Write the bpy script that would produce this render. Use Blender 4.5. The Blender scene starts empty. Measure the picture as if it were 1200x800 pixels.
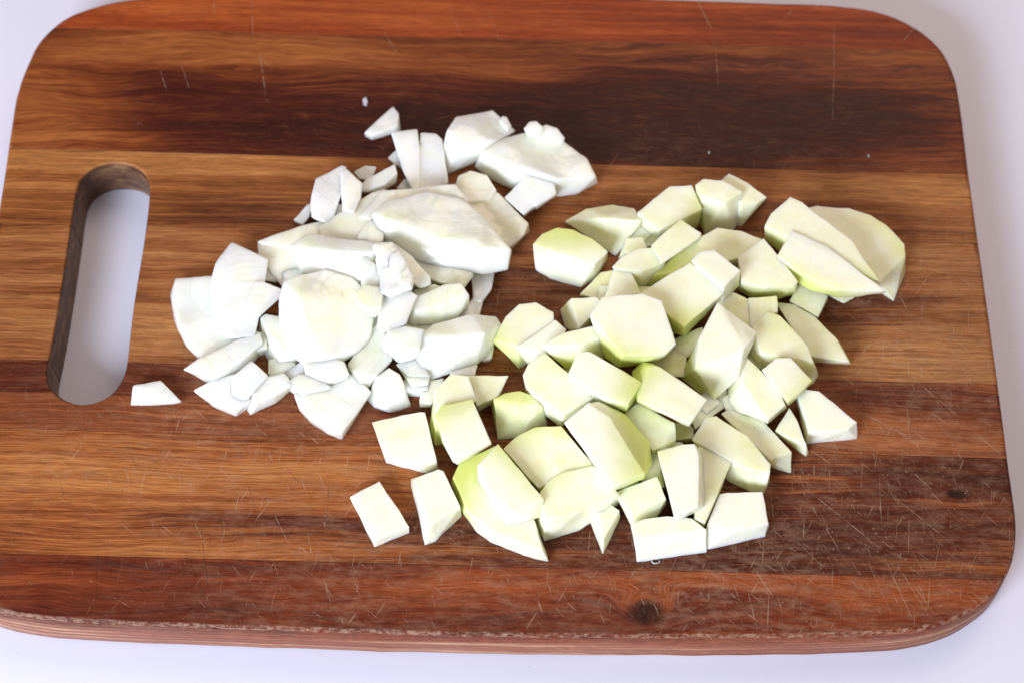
import bpy, bmesh, math, random
from mathutils import Vector, Matrix, noise

# ------------------------------------------------------------------ camera, world, lights, exposure
sc = bpy.context.scene
COL = sc.collection
TH = 0.0205                      # board thickness, metres
FPX, PITCH, ROLL, YAW = 2000.0, math.radians(64.0), math.radians(2.75), math.radians(1.75)
CAM = Vector((0.0, 0.0, TH + 0.585))
fw = Vector((math.sin(YAW) * math.cos(PITCH), math.cos(YAW) * math.cos(PITCH), -math.sin(PITCH)))
_r = Vector((math.cos(YAW), -math.sin(YAW), 0))
_u = _r.cross(fw)
RT = math.cos(ROLL) * _r + math.sin(ROLL) * _u
UP = -math.sin(ROLL) * _r + math.cos(ROLL) * _u
cd = bpy.data.cameras.new('camera')
cam = bpy.data.objects.new('camera', cd)
COL.objects.link(cam)
cam.matrix_world = Matrix(((RT.x, UP.x, -fw.x, CAM.x), (RT.y, UP.y, -fw.y, CAM.y), (RT.z, UP.z, -fw.z, CAM.z), (0, 0, 0, 1)))
cd.sensor_fit = 'HORIZONTAL'
cd.sensor_width = 36.0
cd.lens = FPX / 1200.0 * 36.0
cd.clip_start, cd.clip_end = 0.02, 30
cd.dof.use_dof = True
cd.dof.focus_distance = 0.615
cd.dof.aperture_fstop = 9.0
sc.camera = cam

w = bpy.data.worlds.new('World')
sc.world = w
w.use_nodes = True
w.node_tree.nodes['Background'].inputs[0].default_value = (1.0, 0.89, 0.86, 1)
w.node_tree.nodes['Background'].inputs[1].default_value = 0.32


def area(name, loc, target, size, energy, col, sy=None):
    l = bpy.data.lights.new(name, 'AREA')
    l.energy = energy
    l.color = col
    l.shape = 'RECTANGLE'
    l.size = size
    l.size_y = sy or size
    o = bpy.data.objects.new(name, l)
    COL.objects.link(o)
    o.location = loc
    o.rotation_euler = (Vector(target) - Vector(loc)).to_track_quat('-Z', 'Y').to_euler()
    return o


area('window_light', (-0.62, -0.66, 0.62), (0.0, 0.24, 0), 0.6, 26.5, (0.76, 0.86, 1.0), 0.5)
area('ceiling_light', (0.6, 1.6, 1.9), (0.0, 0.27, 0), 1.3, 17.0, (1.0, 0.81, 0.64))

vs = sc.view_settings
vs.view_transform = 'Standard'
vs.look = 'None'
vs.exposure = 0.0
vs.gamma = 1.0
sc.cycles.max_bounces = 10
sc.cycles.use_denoising = True


def at(px, py, z):
    """The point at height z on the line of sight through picture point px, py (1200 x 800)."""
    d = fw * FPX + RT * (px - 600.0) + UP * (400.0 - py)
    return CAM + d * ((z - CAM.z) / d.z)


def proj(p):
    d = p - CAM
    k = FPX / d.dot(fw)
    return (600 + d.dot(RT) * k, 400 - d.dot(UP) * k)


# ------------------------------------------------------------------ node helpers
def lin(r, g, b):
    f = lambda c: (c / 255 / 12.92) if c <= 10 else ((c / 255 + 0.055) / 1.055) ** 2.4
    return (f(r), f(g), f(b), 1)


class NT:
    def __init__(s, name):
        s.m = bpy.data.materials.new(name)
        s.m.use_nodes = True
        s.t = s.m.node_tree
        s.b = s.t.nodes['Principled BSDF']

    def n(s, typ, **kw):
        nd = s.t.nodes.new(typ)
        for k, v in kw.items():
            setattr(nd, k, v)
        return nd

    def set(s, sock, v):
        if v is None:
            return
        if isinstance(v, bpy.types.NodeSocket):
            s.t.links.new(v, sock)
        else:
            sock.default_value = v

    def math(s, op, a, b=None, c=None, clamp=False):
        nd = s.n('ShaderNodeMath', operation=op)
        nd.use_clamp = clamp
        s.set(nd.inputs[0], a)
        s.set(nd.inputs[1], b)
        s.set(nd.inputs[2], c)
        return nd.outputs[0]

    def vmath(s, op, a, b=None, scale=None):
        nd = s.n('ShaderNodeVectorMath', operation=op)
        s.set(nd.inputs[0], a)
        s.set(nd.inputs[1], b)
        if scale is not None:
            s.set(nd.inputs['Scale'], scale)
        return nd.outputs['Value' if op in ('DOT_PRODUCT', 'LENGTH', 'DISTANCE') else 'Vector']

    def noise(s, vec, scale, detail=4, rough=0.55, dist=0.0, col=False):
        nd = s.n('ShaderNodeTexNoise')
        s.set(nd.inputs['Vector'], vec)
        s.set(nd.inputs['Scale'], scale)
        nd.inputs['Detail'].default_value = detail
        nd.inputs['Roughness'].default_value = rough
        nd.inputs['Distortion'].default_value = dist
        return nd.outputs['Color' if col else 'Fac']

    def ramp(s, fac, stops, interp='LINEAR'):
        nd = s.n('ShaderNodeValToRGB')
        nd.color_ramp.interpolation = interp
        el = nd.color_ramp.elements
        while len(el) < len(stops):
            el.new(0.5)
        for e, (p, c) in zip(el, stops):
            e.position = p
            e.color = c if isinstance(c, tuple) else (c, c, c, 1)
        s.set(nd.inputs[0], fac)
        return nd.outputs[0]

    def smooth(s, v, lo, hi, a=0.0, b=1.0):
        nd = s.n('ShaderNodeMapRange', interpolation_type='SMOOTHSTEP')
        s.set(nd.inputs[0], v)
        for i, q in enumerate((lo, hi, a, b)):
            s.set(nd.inputs[i + 1], q)
        return nd.outputs[0]

    def mix(s, fac, a, b, mode='MIX'):
        nd = s.n('ShaderNodeMix', data_type='RGBA', blend_type=mode)
        s.set(nd.inputs[0], fac)
        s.set(nd.inputs[6], a)
        s.set(nd.inputs[7], b)
        return nd.outputs[2]

    def comb(s, x, y, z):
        nd = s.n('ShaderNodeCombineXYZ')
        for i, q in enumerate((x, y, z)):
            s.set(nd.inputs[i], q)
        return nd.outputs[0]

    def sep(s, v):
        nd = s.n('ShaderNodeSeparateXYZ')
        s.set(nd.inputs[0], v)
        return nd.outputs

    def bump(s, h, strength, dist):
        nd = s.n('ShaderNodeBump')
        nd.inputs['Strength'].default_value = strength
        nd.inputs['Distance'].default_value = dist
        s.set(nd.inputs['Height'], h)
        s.t.links.new(nd.outputs[0], s.b.inputs['Normal'])
        return nd


# ------------------------------------------------------------------ wood
def wood(name, seed, dark, mid, light, freq=1.0, warp=1.0, blobs=(), knots=(), lights=(), streak=1.0, bright=1.0, side_pale=None):
    """Oiled hardwood. blobs/lights: (px, py, rx_mm, ry_mm, strength) zones of darker heartwood / paler sapwood; knots the same."""
    t = NT(name)
    P = t.n('ShaderNodeTexCoord').outputs['Object']
    X, Y, Z = t.sep(P)
    off = t.vmath('ADD', P, (seed * 1.37, seed * 0.71, seed * 0.313))
    # slow wandering of the grain
    wv = t.vmath('MULTIPLY', off, (7.0, 26.0, 20.0))
    wn = t.math('SUBTRACT', t.noise(wv, 1.0, 3, 0.5), 0.5)
    wv2 = t.vmath('MULTIPLY', off, (26.0, 90.0, 60.0))
    wn2 = t.math('SUBTRACT', t.noise(wv2, 1.0, 3, 0.55), 0.5)
    g = t.math('ADD', t.math('ADD', Y, t.math('MULTIPLY', wn, 0.014 * warp)), t.math('MULTIPLY', wn2, 0.0019 * warp))
    kmask = None
    for (kx, ky, rx, ry, a) in knots:
        c = at(kx, ky, TH)
        dx = t.math('DIVIDE', t.math('SUBTRACT', X, c.x), rx / 1000)
        dy = t.math('DIVIDE', t.math('SUBTRACT', Y, c.y), ry / 1000)
        r2 = t.math('ADD', t.math('MULTIPLY', dx, dx), t.math('MULTIPLY', dy, dy))
        e = t.math('EXPONENT', t.math('MULTIPLY', r2, -0.55))
        g = t.math('ADD', g, t.math('MULTIPLY', e, 0.012 * a))
        k = t.smooth(t.math('ADD', r2, t.math('MULTIPLY', wn2, 1.2)), 0.1, 1.3, 1.0, 0.0)
        kmask = k if kmask is None else t.math('MAXIMUM', kmask, k)
    gv = t.comb(t.math('MULTIPLY', X, 5.0), t.math('MULTIPLY', g, 210.0 * freq), t.math('ADD', t.math('MULTIPLY', Z, 60.0), seed))
    band = t.noise(gv, 1.0, 5, 0.62)
    gv2 = t.comb(t.math('MULTIPLY', X, 16.0), t.math('MULTIPLY', g, 900.0 * freq), t.math('ADD', t.math('MULTIPLY', Z, 200.0), seed + 5))
    fine = t.noise(gv2, 1.0, 5, 0.7)
    gv3 = t.comb(t.math('MULTIPLY', X, 110.0), t.math('MULTIPLY', g, 3200.0), t.math('ADD', t.math('MULTIPLY', Z, 900.0), seed))
    fib = t.noise(gv3, 1.0, 3, 0.7)
    v = t.math('ADD', t.math('MULTIPLY', t.math('SUBTRACT', band, 0.5), 0.72), t.math('MULTIPLY', t.math('SUBTRACT', fine, 0.5), 0.75))
    v = t.math('ADD', v, 0.5)
    big = t.noise(t.vmath('MULTIPLY', off, (11.0, 38.0, 10.0)), 1.0, 3, 0.5)
    v = t.math('ADD', v, t.math('MULTIPLY', t.math('SUBTRACT', big, 0.5), 0.42))

    def zone(lst, sgn, v):
        for (bx, by, rx, ry, a) in lst:
            c = at(bx, by, TH)
            dx = t.math('DIVIDE', t.math('SUBTRACT', X, c.x), rx / 1000)
            dy = t.math('DIVIDE', t.math('SUBTRACT', g, c.y), ry / 1000)
            r2 = t.math('ADD', t.math('MULTIPLY', dx, dx), t.math('MULTIPLY', dy, dy))
            r2 = t.math('ADD', t.math('ADD', r2, t.math('MULTIPLY', wn2, 1.2)), t.math('MULTIPLY', t.math('SUBTRACT', band, 0.5), 1.6))
            e = t.smooth(r2, -0.2, 2.4, 1.0, 0.0)
            v = t.math('ADD', v, t.math('MULTIPLY', e, sgn * a))
        return v
    v = zone(blobs, -1, v)
    v = zone(lights, 1, v)
    deep = (dark[0] * 0.42, dark[1] * 0.32, dark[2] * 0.34, 1)
    col = t.ramp(v, [(0.06, deep), (0.31, dark), (0.52, mid), (0.78, light)])
    # fibres and open pores
    col = t.mix(t.smooth(fib, 0.36, 0.60, 0.48 * streak, 0.0), col, deep)
    col = t.mix(t.smooth(fib, 0.54, 0.74, 0.0, 0.30 * streak), col, light)
    # a few sharp dark vessels running with the grain
    vs_ = t.noise(t.comb(t.math('MULTIPLY', X, 9.0), t.math('MULTIPLY', g, 480.0), seed + 9.0), 1.0, 2, 0.5)
    vl = t.math('ABSOLUTE', t.math('SUBTRACT', vs_, 0.5))
    vgate = t.smooth(t.noise(t.comb(t.math('MULTIPLY', X, 14.0), t.math('MULTIPLY', g, 160.0), seed + 3.0), 1.0, 2, 0.5), 0.5, 0.66)
    col = t.mix(t.math('MULTIPLY', t.smooth(vl, 0.0, 0.014, 0.75 * streak, 0.0), vgate), col, deep)
    if kmask is not None:
        kc = t.noise(t.vmath('MULTIPLY', P, (260, 160, 100)), 1.0, 4, 0.6)
        col = t.mix(t.math('MULTIPLY', kmask, 0.92), col, t.ramp(kc, [(0.3, lin(18, 9, 9)), (0.55, lin(40, 20, 16)), (0.78, lin(84, 42, 28))]))
    col = t.mix(1.0, col, (1.10, 1.0, 0.84, 1), 'MULTIPLY')
    # dull, dried-out scuffing where the knife works: short cuts in two directions
    cut = None
    for ang, fx, sd in ((1.05, 60.0, 1.0), (1.9, 75.0, 7.0), (1.45, 55.0, 13.0), (2.45, 80.0, 21.0)):
        ca, sa = math.cos(ang), math.sin(ang)
        ax = t.math('ADD', t.math('MULTIPLY', X, ca), t.math('MULTIPLY', Y, sa))
        ay = t.math('SUBTRACT', t.math('MULTIPLY', Y, ca), t.math('MULTIPLY', X, sa))
        cn = t.noise(t.comb(t.math('MULTIPLY', ax, fx), t.math('MULTIPLY', ay, 900.0), sd), 1.0, 2, 0.6)
        c_ = t.smooth(cn, 0.655, 0.73)
        cut = c_ if cut is None else t.math('MAXIMUM', cut, c_)
    wearmap = t.noise(P, 17.0, 3, 0.6)
    cx, cy = at(820, 520, TH).x, at(820, 520, TH).y
    rr = t.math('ADD', t.math('POWER', t.math('DIVIDE', t.math('SUBTRACT', X, cx), 0.19), 2), t.math('POWER', t.math('DIVIDE', t.math('SUBTRACT', Y, cy), 0.105), 2))
    c2 = at(330, 530, TH)
    rr2 = t.math('ADD', t.math('POWER', t.math('DIVIDE', t.math('SUBTRACT', X, c2.x), 0.08), 2), t.math('POWER', t.math('DIVIDE', t.math('SUBTRACT', Y, c2.y), 0.035), 2))
    wmask = t.math('ADD', t.math('MAXIMUM', t.smooth(rr, 0.2, 2.2, 0.60, 0.0), t.smooth(rr2, 0.1, 1.6, 0.55, 0.0)), t.math('MULTIPLY', t.smooth(wearmap, 0.45, 0.75, 0.0, 0.45), t.smooth(Y, at(600, 420, TH).y, at(600, 200, TH).y, 1.0, 0.15)), clamp=True)
    speck = t.smooth(t.noise(P, 900.0, 3, 0.7), 0.62, 0.74)
    cutm = t.math('MULTIPLY', t.math('MAXIMUM', cut, t.math('MULTIPLY', speck, 0.5)), wmask)
    up = t.sep(t.n('ShaderNodeNewGeometry').outputs['Normal'])[2]
    flat = t.smooth(up, 0.9, 0.99)
    cutm = t.math('MULTIPLY', cutm, flat)
    col = t.mix(t.math('MULTIPLY', cutm, 0.42), col, lin(206, 172, 144))
    stain = t.smooth(t.noise(t.vmath('MULTIPLY', P, (1.0, 1.5, 1.0)), 24.0, 5, 0.65), 0.5, 0.72)
    col = t.mix(t.math('MULTIPLY', t.math('MULTIPLY', stain, flat), 0.28), col, t.mix(1.0, col, (0.50, 0.42, 0.40, 1), 'MULTIPLY'))
    haze = t.math('MULTIPLY', t.math('MULTIPLY', t.smooth(t.noise(t.vmath('MULTIPLY', P, (0.6, 1.6, 1.0)), 190.0, 5, 0.75), 0.38, 0.75), wmask), flat)
    if kmask is not None:
        haze = t.math('MULTIPLY', haze, t.math('SUBTRACT', 1.0, kmask))
    col = t.mix(t.math('MULTIPLY', haze, 0.30), col, lin(196, 160, 132))
    hv = t.math('SUBTRACT', t.math('MULTIPLY', fib, 0.5), t.math('MULTIPLY', cutm, 0.8))
    # worn arris and dry, unoiled side
    rim = t.math('MULTIPLY', t.smooth(up, 0.12, 0.5), t.smooth(up, 0.93, 0.995, 1.0, 0.0))
    rimn = t.smooth(t.noise(t.vmath('MULTIPLY', P, (1.0, 1.0, 3.0)), 420.0, 5, 0.75), 0.40, 0.66)
    ywear = t.smooth(Y, at(700, 560, TH).y, at(700, 680, TH).y)
    col = t.mix(t.math('MULTIPLY', t.math('MULTIPLY', rim, rimn), t.math('ADD', t.math('MULTIPLY', ywear, 0.50), 0.04)), col, lin(188, 158, 132))
    side = t.smooth(up, 0.05, 0.3, 1.0, 0.0)
    sp = side_pale or (lin(150, 92, 70), lin(176, 120, 92))
    sz = t.noise(t.comb(t.math('MULTIPLY', X, 8.0), t.math('MULTIPLY', Z, 420.0), seed), 1.0, 4, 0.6)
    scol = t.ramp(sz, [(0.3, sp[0]), (0.5, sp[1]), (0.68, sp[-1])])
    scol = t.mix(t.math('MULTIPLY', t.smooth(fib, 0.4, 0.62, 0.5, 0.0), 0.6), scol, tuple(c * 0.5 for c in sp[0][:3]) + (1,))
    col = t.mix(t.math('MULTIPLY', side, 0.85), col, scol)
    hc = at(115, 330, TH)
    hx = t.math('SUBTRACT', t.math('SUBTRACT', X, hc.x), t.math('MULTIPLY', t.math('SUBTRACT', Y, hc.y), 0.0))
    hr = t.math('ADD', t.math('POWER', t.math('DIVIDE', hx, 0.024), 2), t.math('POWER', t.math('DIVIDE', t.math('SUBTRACT', Y, hc.y), 0.066), 2))
    slot = t.math('MULTIPLY', t.smooth(hr, 0.95, 1.15, 1.0, 0.0), t.smooth(up, 0.2, 0.85, 1.0, 0.0))
    gn = t.noise(t.vmath('MULTIPLY', P, (1.0, 1.0, 2.0)), 120.0, 4, 0.6)
    col = t.mix(t.math('MULTIPLY', slot, 0.93), col, t.ramp(gn, [(0.35, lin(62, 42, 32)), (0.55, lin(100, 72, 54)), (0.75, lin(150, 116, 82))]))
    if bright != 1.0:
        col = t.mix(1.0, col, (bright, bright, bright, 1), 'MULTIPLY')
    t.set(t.b.inputs['Base Color'], col)
    rough = t.math('ADD', 0.34, t.math('MULTIPLY', t.math('ADD', wmask, t.math('MULTIPLY', fine, 0.4)), 0.26))
    t.set(t.b.inputs['Roughness'], rough)
    t.b.inputs['Specular IOR Level'].default_value = 0.16
    t.bump(hv, 0.5, 0.00035)
    return t.m


# ------------------------------------------------------------------ table
def table_material():
    t = NT('white_laminate')
    P = t.n('ShaderNodeTexCoord').outputs['Object']
    a = t.noise(P, 6.0, 3)
    t.set(t.b.inputs['Base Color'], t.ramp(a, [(0.3, (0.72, 0.705, 0.83, 1)), (0.7, (0.745, 0.73, 0.86, 1))]))
    sp = t.smooth(t.noise(P, 520.0, 1, 0.5), 0.80, 0.84)
    t.set(t.b.inputs['Base Color'], t.mix(t.math('MULTIPLY', sp, 0.5), t.ramp(a, [(0.3, (0.72, 0.705, 0.83, 1)), (0.7, (0.745, 0.73, 0.86, 1))]), (0.2, 0.19, 0.25, 1)))
    t.b.inputs['Roughness'].default_value = 0.42
    t.bump(t.noise(P, 300.0, 3), 0.05, 0.0004)
    return t.m


bm = bmesh.new()
bmesh.ops.create_grid(bm, x_segments=4, y_segments=4, size=1.6)
me = bpy.data.meshes.new('table_surface')
bm.to_mesh(me)
bm.free()
o = bpy.data.objects.new('table_surface', me)
COL.objects.link(o)
o['kind'] = 'structure'
me.materials.append(table_material())

# ------------------------------------------------------------------ the board
OUT = [(144, 0), (200, -6), (300, -11), (450, -12), (600, -8.5), (720, -4), (835, 0.5), (893, 2.3), (963, 4.6), (998, 7.5), (1024, 11.5),
       (1047, 19), (1065, 27.5), (1082, 38), (1099, 53), (1110, 68), (1118, 86), (1122.5, 103), (1128.5, 141), (1136, 204), (1150, 303), (1166, 417),
       (1174, 477), (1181, 533), (1187, 575), (1190.5, 604), (1191.3, 626), (1189, 648), (1183, 668), (1170, 690), (1155, 705), (1135, 718), (1108, 730),
       (1070, 739), (1030, 742.5), (980, 744.5), (900, 746), (800, 746.5), (700, 746), (600, 745), (500, 743), (400, 740), (250, 735), (159, 731.5),
       (75, 727), (30, 722), (0, 716), (-26, 705), (-48, 688), (-62, 664), (-66, 638), (-63, 608), (-52, 545), (-31, 425), (-14, 320), (1, 228), (9, 175),
       (16.5, 123), (20, 108), (26, 90), (33, 72), (42, 54), (52, 41), (64, 30), (78, 20.5), (94, 13), (113, 6.5)]
HZ = [(375, 32), (425, 45), (455, 75), (466, 120), (452, 250), (431, 380), (411, 520), (398, 640), (386, 692), (355, 742), (305, 772), (250, 780), (195, 762),
      (158, 722), (148, 676), (165, 585), (185, 475), (206, 345), (225, 215), (240, 115), (263, 68), (312, 38)]
HOLE = [(x * 0.375, 180 + y * 0.375) for x, y in HZ]


def catmull(pts, per):
    out = []
    n = len(pts)
    for i in range(n):
        p0, p1, p2, p3 = (Vector(pts[(i + k - 1) % n]) for k in range(4))
        for j in range(per):
            u = j / per
            a, b, c, d = -0.5 * u + u * u - 0.5 * u ** 3, 1 - 2.5 * u * u + 1.5 * u ** 3, 0.5 * u + 2 * u * u - 1.5 * u ** 3, -0.5 * u * u + 0.5 * u ** 3
            out.append(p0 * a + p1 * b + p2 * c + p3 * d)
    return out


def board_bmesh():
    bm = bmesh.new()
    tops, bots = [], []
    prof = [(0.0019, TH), (0.0011, TH - 0.00012), (0.0004, TH - 0.0006), (0.0, TH - 0.0015), (-0.0009, 0.010), (-0.0014, 0.0025), (-0.0009, 0.0009), (0.0002, 0.0004)]
    for k, pts in enumerate((OUT, HOLE)):
        sm = catmull([tuple(at(x, y, TH).xy) for x, y in pts], 5)
        n = len(sm)
        area = sum(sm[i - 1].x * sm[i].y - sm[i].x * sm[i - 1].y for i in range(n))
        sg = (1 if area > 0 else -1) * (1 if k == 0 else -1)
        nr = []
        for i in range(n):
            d = (sm[(i + 1) % n] - sm[i - 1]).normalized()
            nr.append(Vector((-d.y, d.x)) * sg)       # points into the wood
        rings = []
        for j, (ins, z) in enumerate(prof):
            f = 1.0 if k == 0 else 0.6
            ring = []
            for i in range(n):
                w1 = noise.noise(Vector((sm[i].x * 70, sm[i].y * 70, j * 0.35)))
                w2 = noise.noise(Vector((sm[i].x * 400, sm[i].y * 400, j * 0.9)))
                if k and ins < 0:
                    ins = 0.0
                q = sm[i] + nr[i] * (ins * f * (1.0 + 0.35 * w1 + (0.35 * w2 if j in (1, 2) else 0.1 * w2)) + 0.00012 * w1)
                ring.append(bm.verts.new((q.x, q.y, z)))
            rings.append(ring)
        for r0, r1 in zip(rings, rings[1:]):
            for i in range(n):
                bm.faces.new((r0[i - 1], r0[i], r1[i], r1[i - 1]))
        for ring, lst in ((rings[0], tops), (rings[-1], bots)):
            lst += [bm.edges.get((ring[i - 1], ring[i])) for i in range(n)]
    for f in bm.faces:
        f.smooth = True
    bmesh.ops.triangle_fill(bm, use_beauty=True, edges=tops, normal=(0, 0, 1))
    bmesh.ops.triangle_fill(bm, use_beauty=True, edges=bots, normal=(0, 0, -1))
    bmesh.ops.recalc_face_normals(bm, faces=bm.faces)
    return bm


SEAM = [((0, 31), (1150, 61)), ((0, 173.5), (1150, 205)), ((0, 262), (1150, 285)), ((0, 421), (1150, 450)), ((0, 501), (1150, 536)), ((0, 648), (1150, 678))]
SEAMW = []
for a, b in SEAM:
    A, B = at(a[0], a[1], TH), at(b[0], b[1], TH)
    SEAMW.append((A, (B - A).normalized()))

PLANKS = [
    dict(dark=lin(112, 44, 22), mid=lin(152, 68, 32), light=lin(182, 98, 50), freq=0.8, warp=0.7, lights=[(300, 12, 120, 8, .12)], blobs=[(960, 45, 60, 10, .12)]),
    dict(dark=lin(74, 25, 15), mid=lin(124, 62, 30), light=lin(170, 104, 56), freq=0.55, warp=1.9,
         blobs=[(620, 165, 130, 16, .30), (860, 125, 72, 22, .42), (330, 135, 70, 12, .24), (480, 100, 50, 8, .12), (640, 130, 40, 10, .15), (180, 100, 40, 5, .18)],
         lights=[(230, 55, 60, 8, .2), (60, 110, 30, 20, .16), (480, 75, 60, 6, .1), (60, 165, 60, 5, .12)]),
    dict(dark=lin(92, 48, 26), mid=lin(148, 90, 48), light=lin(184, 128, 78), freq=1.3, warp=0.8, blobs=[(330, 235, 50, 8, .14), (260, 250, 30, 5, .12)],
         lights=[(200, 190, 70, 6, .2), (900, 220, 70, 5, .15), (1090, 220, 40, 9, .12)]),
    dict(dark=lin(98, 52, 28), mid=lin(148, 92, 54), light=lin(184, 134, 88), freq=1.2, warp=0.9, blobs=[(1010, 350, 25, 8, .16), (600, 340, 30, 10, .2)],
         lights=[(1060, 300, 30, 6, .12), (190, 390, 40, 10, .14), (1090, 410, 40, 10, .16)]),
    dict(dark=lin(88, 40, 24), mid=lin(134, 74, 44), light=lin(166, 104, 66), freq=1.2, warp=1.0, blobs=[(60, 445, 60, 6, .14), (430, 470, 45, 9, .12), (1090, 470, 40, 6, .1)], lights=[(1050, 510, 50, 7, .18)]),
    dict(dark=lin(88, 38, 22), mid=lin(150, 86, 44), light=lin(188, 128, 74), freq=1.15, warp=1.0,
         blobs=[(1010, 600, 90, 26, .24), (700, 640, 90, 10, .2), (430, 615, 70, 5, .14), (1130, 560, 30, 10, .12)], lights=[(180, 560, 90, 11, .16), (1115, 585, 12, 5, .16), (950, 570, 30, 3, .12)],
         knots=[(1122, 579, 4.5, 1.9, .8)]),
    dict(dark=lin(70, 27, 18), mid=lin(110, 47, 25), light=lin(148, 76, 40), freq=0.5, warp=1.7, blobs=[(430, 640, 120, 6, .1), (200, 690, 40, 14, .1)],
         lights=[(880, 690, 50, 4, .3), (560, 690, 40, 6, .16), (1050, 700, 50, 6, .2)], knots=[(757, 716, 8.0, 5.5, .9)]),
]

board = bpy.data.objects.new('cutting_board', None)
COL.objects.link(board)
board.location = (0, 0, 0)
board['label'] = 'worn wooden cutting board with a rounded grip slot, lying on the white table'
board['category'] = 'cutting board'
SIDES = [None, None, None, None, None, None, (lin(124, 70, 54), lin(158, 102, 78), lin(210, 172, 134))]
for k, pr in enumerate(PLANKS):
    b = board_bmesh()
    gap = 0.00010
    for j, keep_below in ((k - 1, True), (k, False)):
        if 0 <= j < len(SEAMW):
            A, D = SEAMW[j]
            nrm = Vector((-D.y, D.x, 0))      # points away from the viewer
            if keep_below:                     # keep the near side of the far seam
                bmesh.ops.bisect_plane(b, geom=b.verts[:] + b.edges[:] + b.faces[:], plane_co=A - nrm * gap, plane_no=nrm, clear_outer=True)
            else:
                bmesh.ops.bisect_plane(b, geom=b.verts[:] + b.edges[:] + b.faces[:], plane_co=A + nrm * gap, plane_no=nrm, clear_inner=True)
            ed = [e for e in b.edges if e.is_boundary]
            bmesh.ops.holes_fill(b, edges=ed, sides=0)
    me = bpy.data.meshes.new('plank')
    b.to_mesh(me)
    b.free()
    o = bpy.data.objects.new('plank', me)
    COL.objects.link(o)
    o.parent = board
    me.materials.append(wood('acacia_%d' % k, 3.1 * k + 1.7, pr['dark'], pr['mid'], pr['light'], pr.get('freq', 1), pr.get('warp', 1),
                             pr.get('blobs', ()), pr.get('knots', ()), pr.get('lights', ()), side_pale=SIDES[k]))


# knife marks: shallow cuts with a frayed pale lip, as slivers lying in the surface
def scratch_mat(name, col, rough):
    t = NT(name)
    P = t.n('ShaderNodeTexCoord').outputs['Object']
    a = t.smooth(t.noise(P, 420.0, 3, 0.7), 0.36, 0.62)
    t.b.inputs['Base Color'].default_value = col
    t.b.inputs['Roughness'].default_value = rough
    t.set(t.b.inputs['Alpha'], t.math('MULTIPLY', a, 0.38))
    return t.m


def inside2(poly, p):
    c = False
    for i in range(len(poly)):
        a, b = poly[i - 1], poly[i]
        if (a[1] > p[1]) != (b[1] > p[1]) and p[0] < (b[0] - a[0]) * (p[1] - a[1]) / (b[1] - a[1]) + a[0] + 0:
            c = not c
    return c


def scratches(name, lst, mat, z, label):
    bm = bmesh.new()
    for (x0, y0, x1, y1, wd) in lst:
        if any(inside2(HOLE, (x0 + (x1 - x0) * q, y0 + (y1 - y0) * q)) for q in (0, .25, .5, .75, 1)):
            continue
        A, B = at(x0, y0, TH), at(x1, y1, TH)
        d = (B - A)
        L = d.length
        if L < 1e-5:
            continue
        s = Vector((-d.y, d.x, 0)) / L
        n = max(3, int(L / 0.004))
        ph = random.random() * 9
        prev = None
        for i in range(n + 1):
            u = i / n
            c = A + d * u + s * (0.00035 * noise.noise(Vector((ph, u * L * 60, 0))) * min(1, L * 40))
            hw = wd * 0.0005 * (0.25 + 0.75 * math.sin(math.pi * min(1, max(0, u)))) * (0.75 + 0.5 * noise.noise(Vector((ph, u * 9, 3))))
            p, q = bm.verts.new((c.x + s.x * hw, c.y + s.y * hw, TH + z)), bm.verts.new((c.x - s.x * hw, c.y - s.y * hw, TH + z))
            if prev:
                bm.faces.new((prev[0], prev[1], q, p))
            prev = (p, q)
    bmesh.ops.recalc_face_normals(bm, faces=bm.faces)
    me = bpy.data.meshes.new(name)
    bm.to_mesh(me)
    bm.free()
    o = bpy.data.objects.new(name, me)
    COL.objects.link(o)
    o.parent = board
    o['kind'] = 'stuff'
    me.materials.append(mat)


random.seed(11)
PALE = [(303, 60, 313, 120, .5), (295, 0, 297, 55, .35), (185, 75, 196, 108, .45), (213, 78, 222, 104, .5), (305, 68, 320, 82, .35), (527, 10, 540, 42, .5), (572, 12, 586, 50, .5),
        (817, 0, 836, 40, .6), (836, 40, 842, 100, .3), (945, 12, 978, 0, .5), (978, 28, 976, 140, .4), (1053, 55, 1078, 26, .4), (930, 10, 912, 30, .35), (448, 35, 470, 70, .35), (250, 2, 252, 18, .5),
        (963, 290, 930, 345, .35), (1090, 320, 1070, 350, .4), (1082, 330, 1100, 352, .4), (1010, 410, 1024, 402, .9), (1008, 418, 1020, 400, .6),
        (930, 560, 1035, 645, .5), (935, 566, 990, 655, .5), (1030, 560, 1034, 625, .4), (1065, 548, 1092, 573, .5), (1040, 575, 1120, 640, .35), (1035, 650, 1070, 728, .45), (1052, 662, 1088, 722, .5),
        (1068, 680, 1102, 730, .4), (850, 690, 870, 706, .4), (876, 690, 888, 738, .4), (845, 670, 866, 712, .35), (882, 662, 908, 702, .4), (1080, 565, 1130, 616, .35), (980, 470, 1010, 505, .5),
        (1000, 478, 1080, 520, .5), (1068, 440, 1125, 490, .5), (1085, 455, 1115, 492, .45), (1140, 505, 1178, 535, .4), (1062, 470, 1066, 520, .3), (900, 545, 910, 640, .3), (940, 640, 975, 675, .35),
        (1010, 640, 1045, 720, .35), (990, 620, 1060, 655, .3), (1100, 640, 1140, 668, .3), (60, 560, 95, 545, .4), (152, 570, 150, 590, .4), (250, 540, 285, 575, .35), (320, 600, 340, 640, .4),
        (385, 690, 396, 720, .35), (360, 622, 366, 655, .4), (200, 640, 260, 652, .35), (30, 420, 80, 425, .3), (225, 605, 240, 640, .3), (1110, 400, 1150, 470, .3), (1055, 370, 1045, 440, .3)]
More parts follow.
